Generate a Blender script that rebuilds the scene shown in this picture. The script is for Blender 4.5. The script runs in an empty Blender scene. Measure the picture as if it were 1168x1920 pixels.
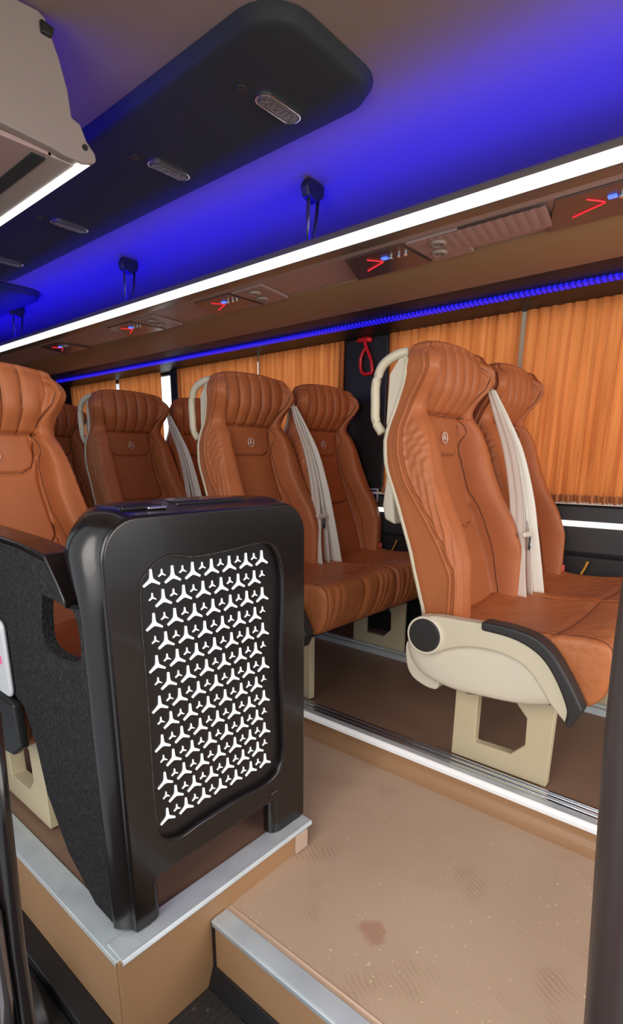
import bpy, math, random
import numpy as np
from mathutils import Vector, Matrix
random.seed(4); rng = np.random.RandomState(7)
S = bpy.context.scene
COL = S.collection
PI = math.pi

# ------------------------------------------------------------------ camera
cam_d = bpy.data.cameras.new('camera'); cam = bpy.data.objects.new('camera', cam_d); COL.objects.link(cam)
def _n(v): return v/np.linalg.norm(v)
_P = np.array([571.557, 1128.006]); _f = 1016.693
def _dir(V, s): return s*_n(np.array([V[0]-_P[0], -(V[1]-_P[1]), -_f]))
_R = np.stack([_dir((1484, 864), 1), _dir((-640, 856), 1), _dir((557, 4993), -1)])
_U, _s, _Vt = np.linalg.svd(_R); _R = _U@_Vt
M = Matrix([list(r) for r in _R]).to_4x4(); M.translation = Vector((0, 0, .9))
cam.matrix_world = M
cam_d.sensor_fit = 'VERTICAL'; cam_d.sensor_height = 24.0
cam_d.lens = _f/1920*24.0
cam_d.shift_x = -(_P[0]-584)/1920; cam_d.shift_y = (_P[1]-960)/1920
cam_d.clip_start = .02
S.camera = cam

# ------------------------------------------------------------------ view, world, lights
S.view_settings.view_transform = 'Standard'; S.view_settings.look = 'None'
S.view_settings.exposure = 0.0; S.view_settings.gamma = 1.0; S.view_settings.use_curve_mapping = False
W = bpy.data.worlds.new('world'); S.world = W; W.use_nodes = True
wb = W.node_tree.nodes['Background']; wb.inputs[0].default_value = (.85, .93, 1, 1); wb.inputs[1].default_value = 1.0
def area(name, loc, rot, sx, sy, power, col=(1, 1, 1)):
    l = bpy.data.lights.new(name, 'AREA'); l.shape = 'RECTANGLE'; l.size = sx; l.size_y = sy; l.energy = power; l.color = col
    o = bpy.data.objects.new(name, l); COL.objects.link(o); o.location = loc; o.rotation_euler = rot
    return o
area('windscreen_daylight', (1.2, -1.9, 1.15), (math.radians(90), 0, 0), 1.9, 1.2, 40, (1, .93, .86))
area('door_daylight', (-.75, .15, 1.25), (math.radians(80), 0, math.radians(-90)), 1.2, 1.4, 34, (1, .95, .9))
area('window_daylight', (3.1, 1.9, 1.35), (math.radians(90), 0, math.radians(90)), 5.4, 1.5, 25, (1, .95, .84))

# ------------------------------------------------------------------ materials
def mat(name, col, rough=.5, metal=0, spec=.5, emit=None, es=0, bump=None, var=None, coat=0, trans=0):
    m = bpy.data.materials.new(name); m.use_nodes = True; nt = m.node_tree; b = nt.nodes['Principled BSDF']
    b.inputs['Base Color'].default_value = (*col, 1); b.inputs['Roughness'].default_value = rough
    b.inputs['Metallic'].default_value = metal; b.inputs['Specular IOR Level'].default_value = spec
    b.inputs['Coat Weight'].default_value = coat
    if emit: b.inputs['Emission Color'].default_value = (*emit, 1); b.inputs['Emission Strength'].default_value = es
    tc = nt.nodes.new('ShaderNodeTexCoord')
    if var:   # (scale, second colour, lo, hi)
        n = nt.nodes.new('ShaderNodeTexNoise'); n.inputs['Scale'].default_value = var[0]; n.inputs['Detail'].default_value = 5
        r = nt.nodes.new('ShaderNodeValToRGB'); r.color_ramp.elements[0].position = var[2]; r.color_ramp.elements[1].position = var[3]
        r.color_ramp.elements[0].color = (*col, 1); r.color_ramp.elements[1].color = (*var[1], 1)
        nt.links.new(tc.outputs['Object'], n.inputs['Vector']); nt.links.new(n.outputs['Fac'], r.inputs['Fac']); nt.links.new(r.outputs['Color'], b.inputs['Base Color'])
    if bump:  # (scale, strength, distance)
        n = nt.nodes.new('ShaderNodeTexNoise'); n.inputs['Scale'].default_value = bump[0]; n.inputs['Detail'].default_value = 3
        bp = nt.nodes.new('ShaderNodeBump'); bp.inputs['Strength'].default_value = bump[1]; bp.inputs['Distance'].default_value = bump[2]
        nt.links.new(tc.outputs['Object'], n.inputs['Vector']); nt.links.new(n.outputs['Fac'], bp.inputs['Height']); nt.links.new(bp.outputs['Normal'], b.inputs['Normal'])
    return m
leather = mat("tan_leather", (.45, .138, .047), .5, spec=.35, bump=(420, .12, .002), var=(9, (.40, .122, .042), .35, .75))
leather2 = mat('tan_leather_soft', (.50, .165, .055), .48, spec=.35, bump=(24, .5, .012), var=(7, (.42, .132, .045), .35, .7))
beige = mat('beige_plastic', (.62, .55, .40), .42, spec=.4, bump=(500, .05, .001))
beige2 = mat('pale_beige_plastic', (.70, .63, .50), .5, bump=(600, .15, .001))
thread_shade = mat('dark_brown_thread', (.10, .028, .010), .7)  # seam thread, coloured dark to put the groove shade into the colour
legm = mat('painted_beige_steel', (.60, .50, .32), .45, spec=.35, var=(5, (.54, .45, .30), .3, .8))
blackp = mat('black_plastic', (.012, .011, .012), .45, bump=(700, .1, .001))
armpad = mat('black_soft_vinyl', (.022, .020, .020), .5, bump=(300, .2, .001))
gloss = mat('satin_black_lacquer', (.008, .0055, .005), .24, spec=.5, coat=.15)
carpet = mat('dark_grey_carpet', (.022, .021, .022), .95, spec=.1, bump=(260, 1, .006), var=(170, (.05, .047, .048), .45, .75))
belt = mat('cream_webbing', (.74, .70, .62), .7, bump=(400, .3, .001))
chrome = mat('polished_metal', (.75, .76, .78), .22, 1)
alu = mat('brushed_aluminium', (.64, .69, .71), .36, .35, bump=(60, .1, .001), var=(14, (.52, .57, .60), .35, .75))
emb = mat('silver_thread', (.86, .84, .82), .35, .3)
white = mat('white_star_panel', (.9, .9, .9), .5, emit=(1, 1, 1), es=.55)
redp = mat('red_plastic', (.6, .012, .02), .35)
pinkp = mat('pink_red_plastic', (.75, .12, .12), .4)
yelp = mat('yellow_label', (.75, .42, .05), .5)
ceilm = mat('beige_ceiling_lining', (.235, .165, .14), .8, spec=.2, bump=(90, .08, .002))
rackm = mat('beige_rack_trim', (.36, .30, .27), .5, bump=(300, .1, .001))
racks = mat('rack_end_trim', (.27, .215, .185), .6)
psum = mat('mauve_beige_panel', (.36, .25, .23), .45)
psud = mat('dark_lamp_housing', (.10, .065, .06), .3)
fasc = mat('tan_fascia_vinyl', (.30, .19, .095), .6, bump=(200, .08, .001))
darkhatch = mat('charcoal_headlining', (.016, .018, .020), .8, bump=(300, .2, .001))
wallb = mat('black_wall_trim', (.012, .011, .013), .55, bump=(120, .2, .002))
sillm = mat('charcoal_sill', (.03, .03, .034), .5)
ledw = mat('white_led', (1, 1, 1), .5, emit=(1, .95, .90), es=1.35)
ledsill = mat('white_led_sill', (1, 1, 1), .5, emit=(1, .96, .84), es=1.1)
ledfloor = mat('white_led_floor', (.8, .8, .8), .4, emit=(1, .98, .95), es=.22)
bluee = mat('blue_led', (0, 0, .3), .5, emit=(.004, .0, 1), es=120)
rede = mat('red_led', (.3, 0, 0), .5, emit=(1, .03, .04), es=1.1)
redd = mat('red_led_dim', (.3, 0, 0), .5, emit=(1, .08, .06), es=.9)
lens = mat('clear_lens', (.10, .09, .095), .15, .2, bump=(70, .6, .004))
glassm = bpy.data.materials.new('window_glass'); glassm.use_nodes = True
_b = glassm.node_tree.nodes['Principled BSDF']; _b.inputs['Base Color'].default_value = (.85, .9, .9, 1); _b.inputs['Roughness'].default_value = .03; _b.inputs['Transmission Weight'].default_value = 1; _b.inputs['IOR'].default_value = 1.05
rubber = mat('black_rubber', (.028, .025, .024), .55, bump=(500, .4, .002), var=(60, (.10, .09, .085), .62, .72))

def vinyl(name, col, col2, scuff=False):
    m = mat(name, col, .42, spec=.4); nt = m.node_tree; b = nt.nodes['Principled BSDF']; tc = nt.nodes.new('ShaderNodeTexCoord')
    n = nt.nodes.new('ShaderNodeTexNoise'); n.inputs['Scale'].default_value = 3.2; n.inputs['Detail'].default_value = 6
    r = nt.nodes.new('ShaderNodeValToRGB'); r.color_ramp.elements[0].position = .35; r.color_ramp.elements[1].position = .7
    r.color_ramp.elements[0].color = (*col, 1); r.color_ramp.elements[1].color = (*col2, 1)
    nt.links.new(tc.outputs['Object'], n.inputs['Vector']); nt.links.new(n.outputs['Fac'], r.inputs['Fac'])
    out = r.outputs['Color']
    if scuff:
        # shoe scuffs: fine ridges showing only inside noise patches
        mp = nt.nodes.new('ShaderNodeMapping'); mp.inputs['Rotation'].default_value = (0, 0, .5)
        w = nt.nodes.new('ShaderNodeTexWave'); w.inputs['Scale'].default_value = 28; w.inputs['Distortion'].default_value = 3.5; w.inputs['Detail'].default_value = 2
        n2 = nt.nodes.new('ShaderNodeTexNoise'); n2.inputs['Scale'].default_value = 6.5; n2.inputs['Detail'].default_value = 2
        r2 = nt.nodes.new('ShaderNodeValToRGB'); r2.color_ramp.elements[0].position = .60; r2.color_ramp.elements[1].position = .72
        mul = nt.nodes.new('ShaderNodeMath'); mul.operation = 'MULTIPLY'
        mul2 = nt.nodes.new('ShaderNodeMath'); mul2.operation = 'MULTIPLY'; mul2.inputs[1].default_value = .38
        mx = nt.nodes.new('ShaderNodeMixRGB'); mx.inputs['Color2'].default_value = (.27, .15, .08, 1)
        L = nt.links.new
        L(tc.outputs['Object'], mp.inputs['Vector']); L(mp.outputs['Vector'], w.inputs['Vector']); L(tc.outputs['Object'], n2.inputs['Vector'])
        L(n2.outputs['Fac'], r2.inputs['Fac']); L(r2.outputs['Color'], mul.inputs[0]); L(w.outputs['Fac'], mul.inputs[1]); L(mul.outputs[0], mul2.inputs[0])
        L(mul2.outputs[0], mx.inputs['Fac']); L(out, mx.inputs['Color1']); out = mx.outputs['Color']
        # pale specks
        n3 = nt.nodes.new('ShaderNodeTexNoise'); n3.inputs['Scale'].default_value = 120; n3.inputs['Detail'].default_value = 1
        r3 = nt.nodes.new('ShaderNodeValToRGB'); r3.color_ramp.elements[0].position = .73; r3.color_ramp.elements[1].position = .76
        mx2 = nt.nodes.new('ShaderNodeMixRGB'); mx2.inputs['Color2'].default_value = (.70, .54, .38, 1)
        L(tc.outputs['Object'], n3.inputs['Vector']); L(n3.outputs['Fac'], r3.inputs['Fac']); L(r3.outputs['Color'], mx2.inputs['Fac']); L(out, mx2.inputs['Color1']); out = mx2.outputs['Color']
        # one reddish stain
        vd = nt.nodes.new('ShaderNodeVectorMath'); vd.operation = 'DISTANCE'; vd.inputs[1].default_value = (.80, .50, -.065)
        ad = nt.nodes.new('ShaderNodeMath'); ad.operation = 'MULTIPLY_ADD'; ad.inputs[1].default_value = .05; 
        r4 = nt.nodes.new('ShaderNodeValToRGB'); r4.color_ramp.elements[0].position = .045; r4.color_ramp.elements[1].position = .060
        r4.color_ramp.elements[0].color = (.5, .5, .5, 1); r4.color_ramp.elements[1].color = (0, 0, 0, 1)
        mx3 = nt.nodes.new('ShaderNodeMixRGB'); mx3.inputs['Color2'].default_value = (.33, .13, .075, 1)
        n4 = nt.nodes.new('ShaderNodeTexNoise'); n4.inputs['Scale'].default_value = 30
        L(tc.outputs['Object'], vd.inputs[0]); L(tc.outputs['Object'], n4.inputs['Vector']); L(n4.outputs['Fac'], ad.inputs[0]); L(vd.outputs['Value'], ad.inputs[2])
        L(ad.outputs[0], r4.inputs['Fac']); L(r4.outputs['Color'], mx3.inputs['Fac']); L(out, mx3.inputs['Color1']); out = mx3.outputs['Color']
    L = nt.links.new
    L(out, b.inputs['Base Color'])
    return m
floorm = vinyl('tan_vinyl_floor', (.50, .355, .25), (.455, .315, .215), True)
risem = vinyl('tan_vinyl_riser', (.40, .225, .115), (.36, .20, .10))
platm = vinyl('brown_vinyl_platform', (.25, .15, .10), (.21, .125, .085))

def curtain_mat():
    m = bpy.data.materials.new('orange_curtain'); m.use_nodes = True; nt = m.node_tree; nt.nodes.clear()
    o = nt.nodes.new('ShaderNodeOutputMaterial'); d = nt.nodes.new('ShaderNodeBsdfDiffuse'); t = nt.nodes.new('ShaderNodeBsdfTranslucent'); mx = nt.nodes.new('ShaderNodeMixShader')
    tc = nt.nodes.new('ShaderNodeTexCoord'); mp = nt.nodes.new('ShaderNodeMapping'); mp.inputs['Scale'].default_value = (1, 1, .05)
    n = nt.nodes.new('ShaderNodeTexNoise'); n.inputs['Scale'].default_value = 42; n.inputs['Detail'].default_value = 4
    r = nt.nodes.new('ShaderNodeValToRGB'); r.color_ramp.elements[0].position = .3; r.color_ramp.elements[1].position = .7
    r.color_ramp.elements[0].color = (.60, .17, .045, 1); r.color_ramp.elements[1].color = (.84, .29, .09, 1)
    L = nt.links.new; L(tc.outputs['Object'], mp.inputs['Vector']); L(mp.outputs['Vector'], n.inputs['Vector']); L(n.outputs['Fac'], r.inputs['Fac'])
    L(r.outputs['Color'], d.inputs['Color']); L(r.outputs['Color'], t.inputs['Color']); mx.inputs['Fac'].default_value = .55
    L(d.outputs[0], mx.inputs[1]); L(t.outputs[0], mx.inputs[2]); L(mx.outputs[0], o.inputs['Surface'])
    return m
curtm = curtain_mat()
def bluestrip_mat():
    m = mat('blue_led_tape', (0, 0, .2), .5, emit=(.004, 0, 1), es=1); nt = m.node_tree; b = nt.nodes['Principled BSDF']
    tc = nt.nodes.new('ShaderNodeTexCoord'); w = nt.nodes.new('ShaderNodeTexWave'); w.bands_direction = 'Y'; w.inputs['Scale'].default_value = 16
    r = nt.nodes.new('ShaderNodeValToRGB'); r.color_ramp.elements[0].position = .35; r.color_ramp.elements[1].position = .75
    r.color_ramp.elements[0].color = (.004, .001, .30, 1); r.color_ramp.elements[1].color = (.02, .015, 1.1, 1)
    L = nt.links.new; L(tc.outputs['Object'], w.inputs['Vector']); L(w.outputs['Fac'], r.inputs['Fac']); L(r.outputs['Color'], b.inputs['Emission Color'])
    return m
bluet = bluestrip_mat()

# ------------------------------------------------------------------ mesh helpers
class MB:
    def __init__(s): s.v = []; s.f = []
    def add(s, v, f):
        n = len(s.v); s.v += [tuple(map(float, p)) for p in v]; s.f += [tuple(int(i)+n for i in q) for q in f]; return s
    def box(s, x0, x1, y0, y1, z0, z1):
        return s.add([(x0, y0, z0), (x1, y0, z0), (x1, y1, z0), (x0, y1, z0), (x0, y0, z1), (x1, y0, z1), (x1, y1, z1), (x0, y1, z1)],
                     [(0, 3, 2, 1), (4, 5, 6, 7), (0, 1, 5, 4), (1, 2, 6, 5), (2, 3, 7, 6), (3, 0, 4, 7)])
    def grid(s, P, closeu=False, closev=False, cap=False):
        nu, nv = P.shape[:2]; n = len(s.v); s.v += [tuple(map(float, p)) for p in P.reshape(-1, 3)]
        for i in range(nu if closeu else nu-1):
            for j in range(nv if closev else nv-1):
                a = i*nv+j; b = ((i+1) % nu)*nv+j; c = ((i+1) % nu)*nv+(j+1) % nv; d = i*nv+(j+1) % nv
                s.f.append((n+a, n+b, n+c, n+d))
        if cap:
            s.f.append(tuple(n+j for j in range(nv))); s.f.append(tuple(n+(nu-1)*nv+j for j in reversed(range(nv))))
        return s
    def tube(s, pts, r, seg=10, flat=1.0, up=(0, 0, 1)):
        pts = np.array(pts, float); n = len(pts); rings = []
        rr = [r]*n if np.isscalar(r) else r
        for i, p in enumerate(pts):
            t = pts[min(i+1, n-1)]-pts[max(i-1, 0)]; t = _n(t); u = np.array(up, float); 
            if abs(u@t) > .95: u = np.array([1., 0, 0])
            a = _n(np.cross(u, t)); b = np.cross(t, a)
            rings.append([p+rr[i]*(math.cos(2*PI*k/seg)*a+flat*math.sin(2*PI*k/seg)*b) for k in range(seg)])
        return s.grid(np.array(rings), closev=True, cap=True)
    def prism(s, poly, axis, a0, a1):
        # poly = list of 2D points; axis 0: (y,z) extruded along x, 1: (x,z) along y, 2: (x,y) along z
        n = len(poly); V = []
        for a in (a0, a1):
            for p in poly:
                V.append({0: (a, p[0], p[1]), 1: (p[0], a, p[1]), 2: (p[0], p[1], a)}[axis])
        F = [tuple(range(n)), tuple(reversed(range(n, 2*n)))]+[(i, i+n, (i+1) % n+n, (i+1) % n) for i in range(n)]
        return s.add(V, F)
    def ring(s, outer, inner, axis, a0, a1):
        # frame between two equal-length outlines
        n = len(outer); V = []
        for a in (a0, a1):
            for L_ in (outer, inner):
                for p in L_: V.append({0: (a, p[0], p[1]), 1: (p[0], a, p[1]), 2: (p[0], p[1], a)}[axis])
        F = []
        for i in range(n):
            j = (i+1) % n
            F += [(i, j, n+j, n+i), (2*n+i, 3*n+i, 3*n+j, 2*n+j), (i, 2*n+i, 2*n+j, j), (n+i, n+j, 3*n+j, 3*n+i)]
        return s.add(V, F)
    def disc(s, c, r, axis, a0, a1, seg=32):
        return s.prism([(c[0]+r*math.cos(2*PI*k/seg), c[1]+r*math.sin(2*PI*k/seg)) for k in range(seg)], axis, a0, a1)
    def build(s, name, m, parent=None, smooth=False, bevel=0, seg=2, off=(0, 0, 0), sub=0):
        me = bpy.data.meshes.new(name)
        me.from_pydata([(a-off[0], b-off[1], c-off[2]) for a, b, c in s.v], [], s.f); me.update()
        import bmesh
        bm = bmesh.new(); bm.from_mesh(me); bmesh.ops.recalc_face_normals(bm, faces=bm.faces); bm.to_mesh(me); bm.free()
        me.materials.append(m)
        o = bpy.data.objects.new(name, me); COL.objects.link(o)
        if parent: o.parent = parent
        if bevel:
            md = o.modifiers.new('bevel', 'BEVEL'); md.width = bevel; md.segments = seg; md.limit_method = 'ANGLE'; md.angle_limit = math.radians(35)
        if sub:
            md = o.modifiers.new('sub', 'SUBSURF'); md.levels = sub; md.render_levels = sub
        if smooth or bevel:
            for p in me.polygons: p.use_smooth = True
            if bevel or not sub:
                md = o.modifiers.new('wn', 'WEIGHTED_NORMAL') if bevel else None
        return o
def tag(o, label=None, cat=None, group=None, kind=None):
    if label: o['label'] = label
    if cat: o['category'] = cat
    if group: o['group'] = group
    if kind: o['kind'] = kind
    return o
def struct(o, label=None): o['kind'] = 'structure'; return tag(o, label)
def thing(name, loc, label, cat, group=None):
    o = bpy.data.objects.new(name, None); COL.objects.link(o); o.location = loc; o.empty_display_size = .05
    return tag(o, label, cat, group)
def copy_tree(o, parent=None):
    c = o.copy(); COL.objects.link(c)
    if parent: c.parent = parent; c.matrix_parent_inverse = o.matrix_parent_inverse.copy()
    for ch in list(o.children): copy_tree(ch, c)
    return c
def rrect(x0, x1, z0, z1, r, n=6):
    P = []
    for cx, cz, a0 in ((x1-r, z1-r, 0), (x0+r, z1-r, 90), (x0+r, z0+r, 180), (x1-r, z0+r, 270)):
        for k in range(n+1):
            a = math.radians(a0+90*k/n); P.append((cx+r*math.cos(a), cz+r*math.sin(a)))
    return P
def smoothpoly(P, closed=False, per=8):
    P = np.array(P, float); n = len(P); out = []
    rngi = range(n) if closed else range(n-1)
    for i in rngi:
        p0 = P[(i-1) % n] if closed or i > 0 else 2*P[0]-P[1]
        p1 = P[i]; p2 = P[(i+1) % n]; p3 = P[(i+2) % n] if closed or i+2 < n else 2*P[-1]-P[-2]
        for k in range(per):
            t = k/per; out.append(.5*((2*p1)+(-p0+p2)*t+(2*p0-5*p1+4*p2-p3)*t*t+(-p0+3*p1-3*p2+p3)*t**3))
    if not closed: out.append(P[-1])
    return np.array(out)
def interp(z, pts):
    pts = sorted(pts); xs = np.linspace(pts[0][0], pts[-1][0], 400); ys = np.interp(xs, [p[0] for p in pts], [p[1] for p in pts])
    k = np.hanning(31); k /= k.sum(); ys = np.convolve(np.pad(ys, 15, mode='edge'), k, 'valid')
    return np.interp(z, xs, ys)
def polydist(X, Z, P):
    d = np.full(X.shape, 9.)
    for (a, b) in zip(P[:-1], P[1:]):
        a = np.array(a, float); b = np.array(b, float); ab = b-a; L2 = ab@ab+1e-12
        t = np.clip(((X-a[0])*ab[0]+(Z-a[1])*ab[1])/L2, 0, 1)
        d = np.minimum(d, np.hypot(X-a[0]-t*ab[0], Z-a[1]-t*ab[1]))
    return d

# ------------------------------------------------------------------ SETTING
XL, XR, ZC, YB, YF = .12, 2.41, 1.80, 4.95, -1.9
# ceiling: flat middle, rolling down behind the racks
prof = smoothpoly([(XL-.03, 1.55), (.17, 1.69), (.32, 1.775), (.6, 1.80), (1.2, 1.805), (1.75, 1.80), (2.12, 1.78), (2.32, 1.70), (XR+.04, 1.55)], per=6)
P = np.array([[(x, y, z) for x, z in prof] for y in (YF, YB)]); P2 = np.array([[(x, y, z+.03) for x, z in prof[::-1]] for y in (YF, YB)])
mb = MB(); mb.grid(np.concatenate([P, P2], axis=1), closev=True, cap=True)
struct(mb.build('ceiling', ceilm, smooth=False))
# floors
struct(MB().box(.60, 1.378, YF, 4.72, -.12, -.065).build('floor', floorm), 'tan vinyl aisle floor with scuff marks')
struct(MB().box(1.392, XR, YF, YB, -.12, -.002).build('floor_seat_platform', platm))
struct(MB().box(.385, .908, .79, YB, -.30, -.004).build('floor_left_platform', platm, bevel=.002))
struct(MB().box(-.4, .60, YF, .785, -.30, -.235).build('floor_entrance_step', rubber))
struct(MB().box(-.4, .60, -.3, .785, -.40, -.30).build('floor_step_base', rubber))
struct(MB().box(-.1, .385, .785, 1.9, -.30, -.225).build('floor_side_ledge', wallb))
# risers
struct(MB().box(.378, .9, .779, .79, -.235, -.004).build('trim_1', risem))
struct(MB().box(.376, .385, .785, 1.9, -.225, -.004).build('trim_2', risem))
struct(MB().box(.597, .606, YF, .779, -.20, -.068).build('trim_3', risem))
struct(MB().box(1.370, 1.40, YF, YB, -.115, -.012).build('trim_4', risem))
# the curved cove at the foot of the seat platform riser
cv = [(1.372-.045*(1-math.sin(a)), -.066+.045*(1-math.cos(a))) for a in np.linspace(0, PI/2, 9)]
struct(MB().prism(cv+[(1.372, -.066)], 1, YF, YB).build('trim_5', risem, smooth=False))
# dark skirting in the step well
struct(MB().prism([(.575, -.236), (.598, -.236), (.598, -.19), (.592, -.185)], 1, YF, .779).build('trim_6', blackp, bevel=.003))
struct(MB().box(.33, .377, .785, 1.9, -.226, -.175).build('trim_7', blackp, bevel=.004))
struct(MB().box(.593, .599, .772, .779, -.235, -.07).build('trim_8', blackp))
# walls
def wallseg(name, y0, y1, z0, z1, m=wallb, x0=XR, x1=XR+.05): return struct(MB().box(x0, x1, y0, y1, z0, z1).build(name, m))
mb = MB(); mb.box(XR, XR+.05, YF, YB, -.12, .74); mb.box(XR, XR+.05, YF, YB, 1.475, 1.60)
WINS = [(-1.7, 1.53), (1.83, 3.19), (3.30, 4.66)]
for a, b in ((YF, -1.7), (1.53, 1.83), (3.19, 3.30), (4.66, YB)): mb.box(XR, XR+.05, a, b, .74, 1.475)
struct(mb.build('wall_right', wallb))
for i, (a, b) in enumerate(WINS):
    w = struct(MB().box(XR+.03, XR+.036, a, b, .74, 1.475).build('window_%d' % (i+1), glassm))
    f = MB(); f.ring([(a, .74), (b, .74), (b, 1.475), (a, 1.475)], [(a+.02, .76), (b-.02, .76), (b-.02, 1.455), (a+.02, 1.455)], 0, XR-.004, XR+.028)
    f.build('window_frame', wallb, w, bevel=.003)
struct(MB().box(XL, XR+.05, YB, YB+.05, -.3, 1.85).build('wall_rear', mat('brown_rear_trim', (.22, .17, .15), .6)))
mb = MB(); mb.box(XL-.05, XL, 1.45, YB, -.3, .74); mb.box(XL-.05, XL, 1.45, YB, 1.45, 1.6); mb.box(XL-.05, XL, 1.45, 1.7, .74, 1.45); mb.box(XL-.05, XL, 4.0, YB, .74, 1.45); mb.box(XL-.05, XL, YF, YF+.9, -.3, 1.6)
struct(mb.build('wall_left', wallb))
w = struct(MB().box(XL-.03, XL-.024, 1.7, 4.0, .74, 1.45).build('window_4', glassm)); 
MB().ring([(1.7, .74), (4.0, .74), (4.0, 1.45), (1.7, 1.45)], [(1.72, .76), (3.98, .76), (3.98, 1.43), (1.72, 1.43)], 0, XL-.028, XL+.004).build('window_frame', wallb, w, bevel=.003)
# pillar casings
for i, (a, b) in enumerate(((1.535, 1.825), (3.195, 3.295), (4.67, 4.94))):
    struct(MB().prism([(XR, a), (XR-.028, a+.015), (XR-.035, (a+b)/2), (XR-.028, b-.015), (XR, b)], 2, .745, 1.475).build('trim_%d' % (9+i), blackp, bevel=.004))
# wall sill, black band and heater box along the wall foot
struct(MB().prism([(XR, .722), (XR-.03, .722), (XR-.035, .707), (XR-.035, .54), (XR-.02, .52), (XR, .52)], 1, YF, YB).build('trim_12', sillm, bevel=.004))
struct(MB().box(XR-.045, XR, YF, YB, .40, .525).build('trim_13', wallb, bevel=.01))
# black channel over the windows
struct(MB().prism([(2.12, 1.532), (XR, 1.532), (XR, 1.472), (2.36, 1.476), (2.20, 1.496), (2.12, 1.524)], 1, YF, 4.75).build('trim_14', blackp, bevel=.002))

# floor edge trims
def edge_strip(name, poly, axis, a0, a1, label, m=alu, grooves=0):
    o = MB().prism(poly, axis, a0, a1).build(name, m, bevel=.0012)
    return tag(o, label, 'trim strip', 'aluminium floor edge trims')
edge_strip('edge_trim', [(.785-.012, -.008), (.785-.008, .001), (.785+.045, .003), (.785+.045, -.002), (.795, -.004), (.785-.004, -.018)], 0, .385, .925, 'aluminium edge strip along the front of the platform under the star-pattern partition')
edge_strip('edge_trim', [(.385-.010, -.010), (.385-.008, .000), (.385+.045, .002), (.385+.045, -.002), (.395, -.004), (.385-.004, -.018)], 1, .785, 1.9, 'aluminium edge strip along the stairwell side of the left platform')
edge_strip('edge_trim', [(.592, -.078), (.590, -.064), (.597, -.061), (.635, -.0625), (.635, -.066), (.602, -.067), (.597, -.085)], 1, YF, .776, 'aluminium nosing on the aisle step at bottom of the picture')
m_ = MB(); m_.prism([(.643, -.0655), (.647, -.062), (.651, -.0655)], 1, YF, .776)
tag(m_.build('edge_trim_bead', mat('tan_welding_bead', (.52, .34, .24), .4)), 'thin pale weld bead in the vinyl beside the step nosing', 'trim strip')
tag(MB().box(.862, .905, .772, .779, -.062, -.012).build('riser_cap', mat('pale_riser_cap', (.55, .40, .30), .4), bevel=.001), 'small pale end cap on the riser below the partition right foot', 'trim cap')

# lit floor profile and the seat rails
t = thing('floor_light_profile', (1.385, 1.4, 0), 'silver floor edge profile with white light line at foot of right seats', 'light strip')
off = (1.385, 1.4, 0)
MB().prism([(1.366, -.014), (1.366, .0), (1.372, .008), (1.395, .010), (1.395, -.012)], 1, YF, YB).build('profile', alu, t, bevel=.002, off=off)
MB().prism([(1.3655, -.012), (1.3645, -.001), (1.3695, .0075), (1.374, .0095), (1.374, .006), (1.369, -.010)], 1, YF, YB).build('light_line', ledfloor, t, off=off)
m_ = MB()
for k in range(5): m_.box(1.396+k*.011, 1.402+k*.011, YF, YB, -.002, .008 if k % 2 else .012)
m_.box(1.396, 1.45, YF, YB, -.004, .003)
m_.build('ribbed_rail', chrome, t, off=off)
tag(MB().prism([(2.07, -.002), (2.075, .02), (2.095, .02), (2.1, .006), (2.11, .006), (2.115, .02), (2.135, .02), (2.14, -.002)], 1, YF, YB).build('seat_rail', alu), 'grey metal seat rail on the floor below the window seats', 'rail')

# ------------------------------------------------------------------ LUGGAGE RACK right
RB = 1.55
t = thing('luggage_rack', (1.85, 1.5, RB), 'long brown-grey luggage rack with white light strip above the right window seats', 'luggage rack')
off = (1.85, 1.5, RB)
MB().prism([(1.545, 1.549), (1.553, 1.546), (1.60, 1.546), (1.60, 1.565), (1.60, 1.598), (1.572, 1.606), (1.552, 1.604), (1.545, 1.593)], 1, YF, YB).build('front_profile', mat('rack_front_metal', (.17, .145, .115), .35, .35), t, bevel=.003, off=off)
MB().prism([(1.540, 1.549), (1.539, 1.565), (1.540, 1.579), (1.547, 1.581), (1.547, 1.547)], 1, YF, YB).build('light_strip', ledw, t, bevel=.002, off=off)
MB().prism([(1.60, 1.548), (1.637, 1.550), (1.637, 1.556), (1.60, 1.558)], 1, YF, YB).build('lower_lip', rackm, t, off=off)
MB().prism([(1.638, 1.553), (1.85, 1.558), (1.85, 1.563), (1.638, 1.558)], 1, YF, YB).build('shelf', psum, t, off=off)
fa = MB(); pf = smoothpoly([(1.858, 1.555), (1.93, 1.540), (2.03, 1.529), (2.125, 1.524)], per=5)
fa.prism([tuple(p) for p in pf]+[(p[0], p[1]+.006) for p in pf[::-1]], 1, YF, 4.75)
fa.build('fascia', fasc, t, off=off)
for y in (1.53, 3.3, .18):
    sm = MB(); sm.prism([(p[0], p[1]-.0006) for p in pf]+[(p[0], p[1]+.002) for p in pf[::-1]], 1, y, y+.003)
    sm.build('fascia_joint', fasc, t, off=off)
MB().box(1.60, 2.38, YF, YB, 1.5655, 1.569).build('rack_floor', blackp, t, off=off)
# blue strip lying in the rack, washing the ceiling
tag(MB().box(1.624, 1.640, -1.6, 4.85, 1.5695, 1.5775).build('blue_light_strip', bluee), 'blue light strip lying in the right rack and washing the ceiling blue', 'light strip')
tag(MB().prism([(2.192, 1.4975), (2.222, 1.4925), (2.220, 1.4835), (2.190, 1.4885)], 1, YF, 4.53).build('blue_light_tape', bluet), 'dotted blue light tape running above the curtained windows', 'light strip')

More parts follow.
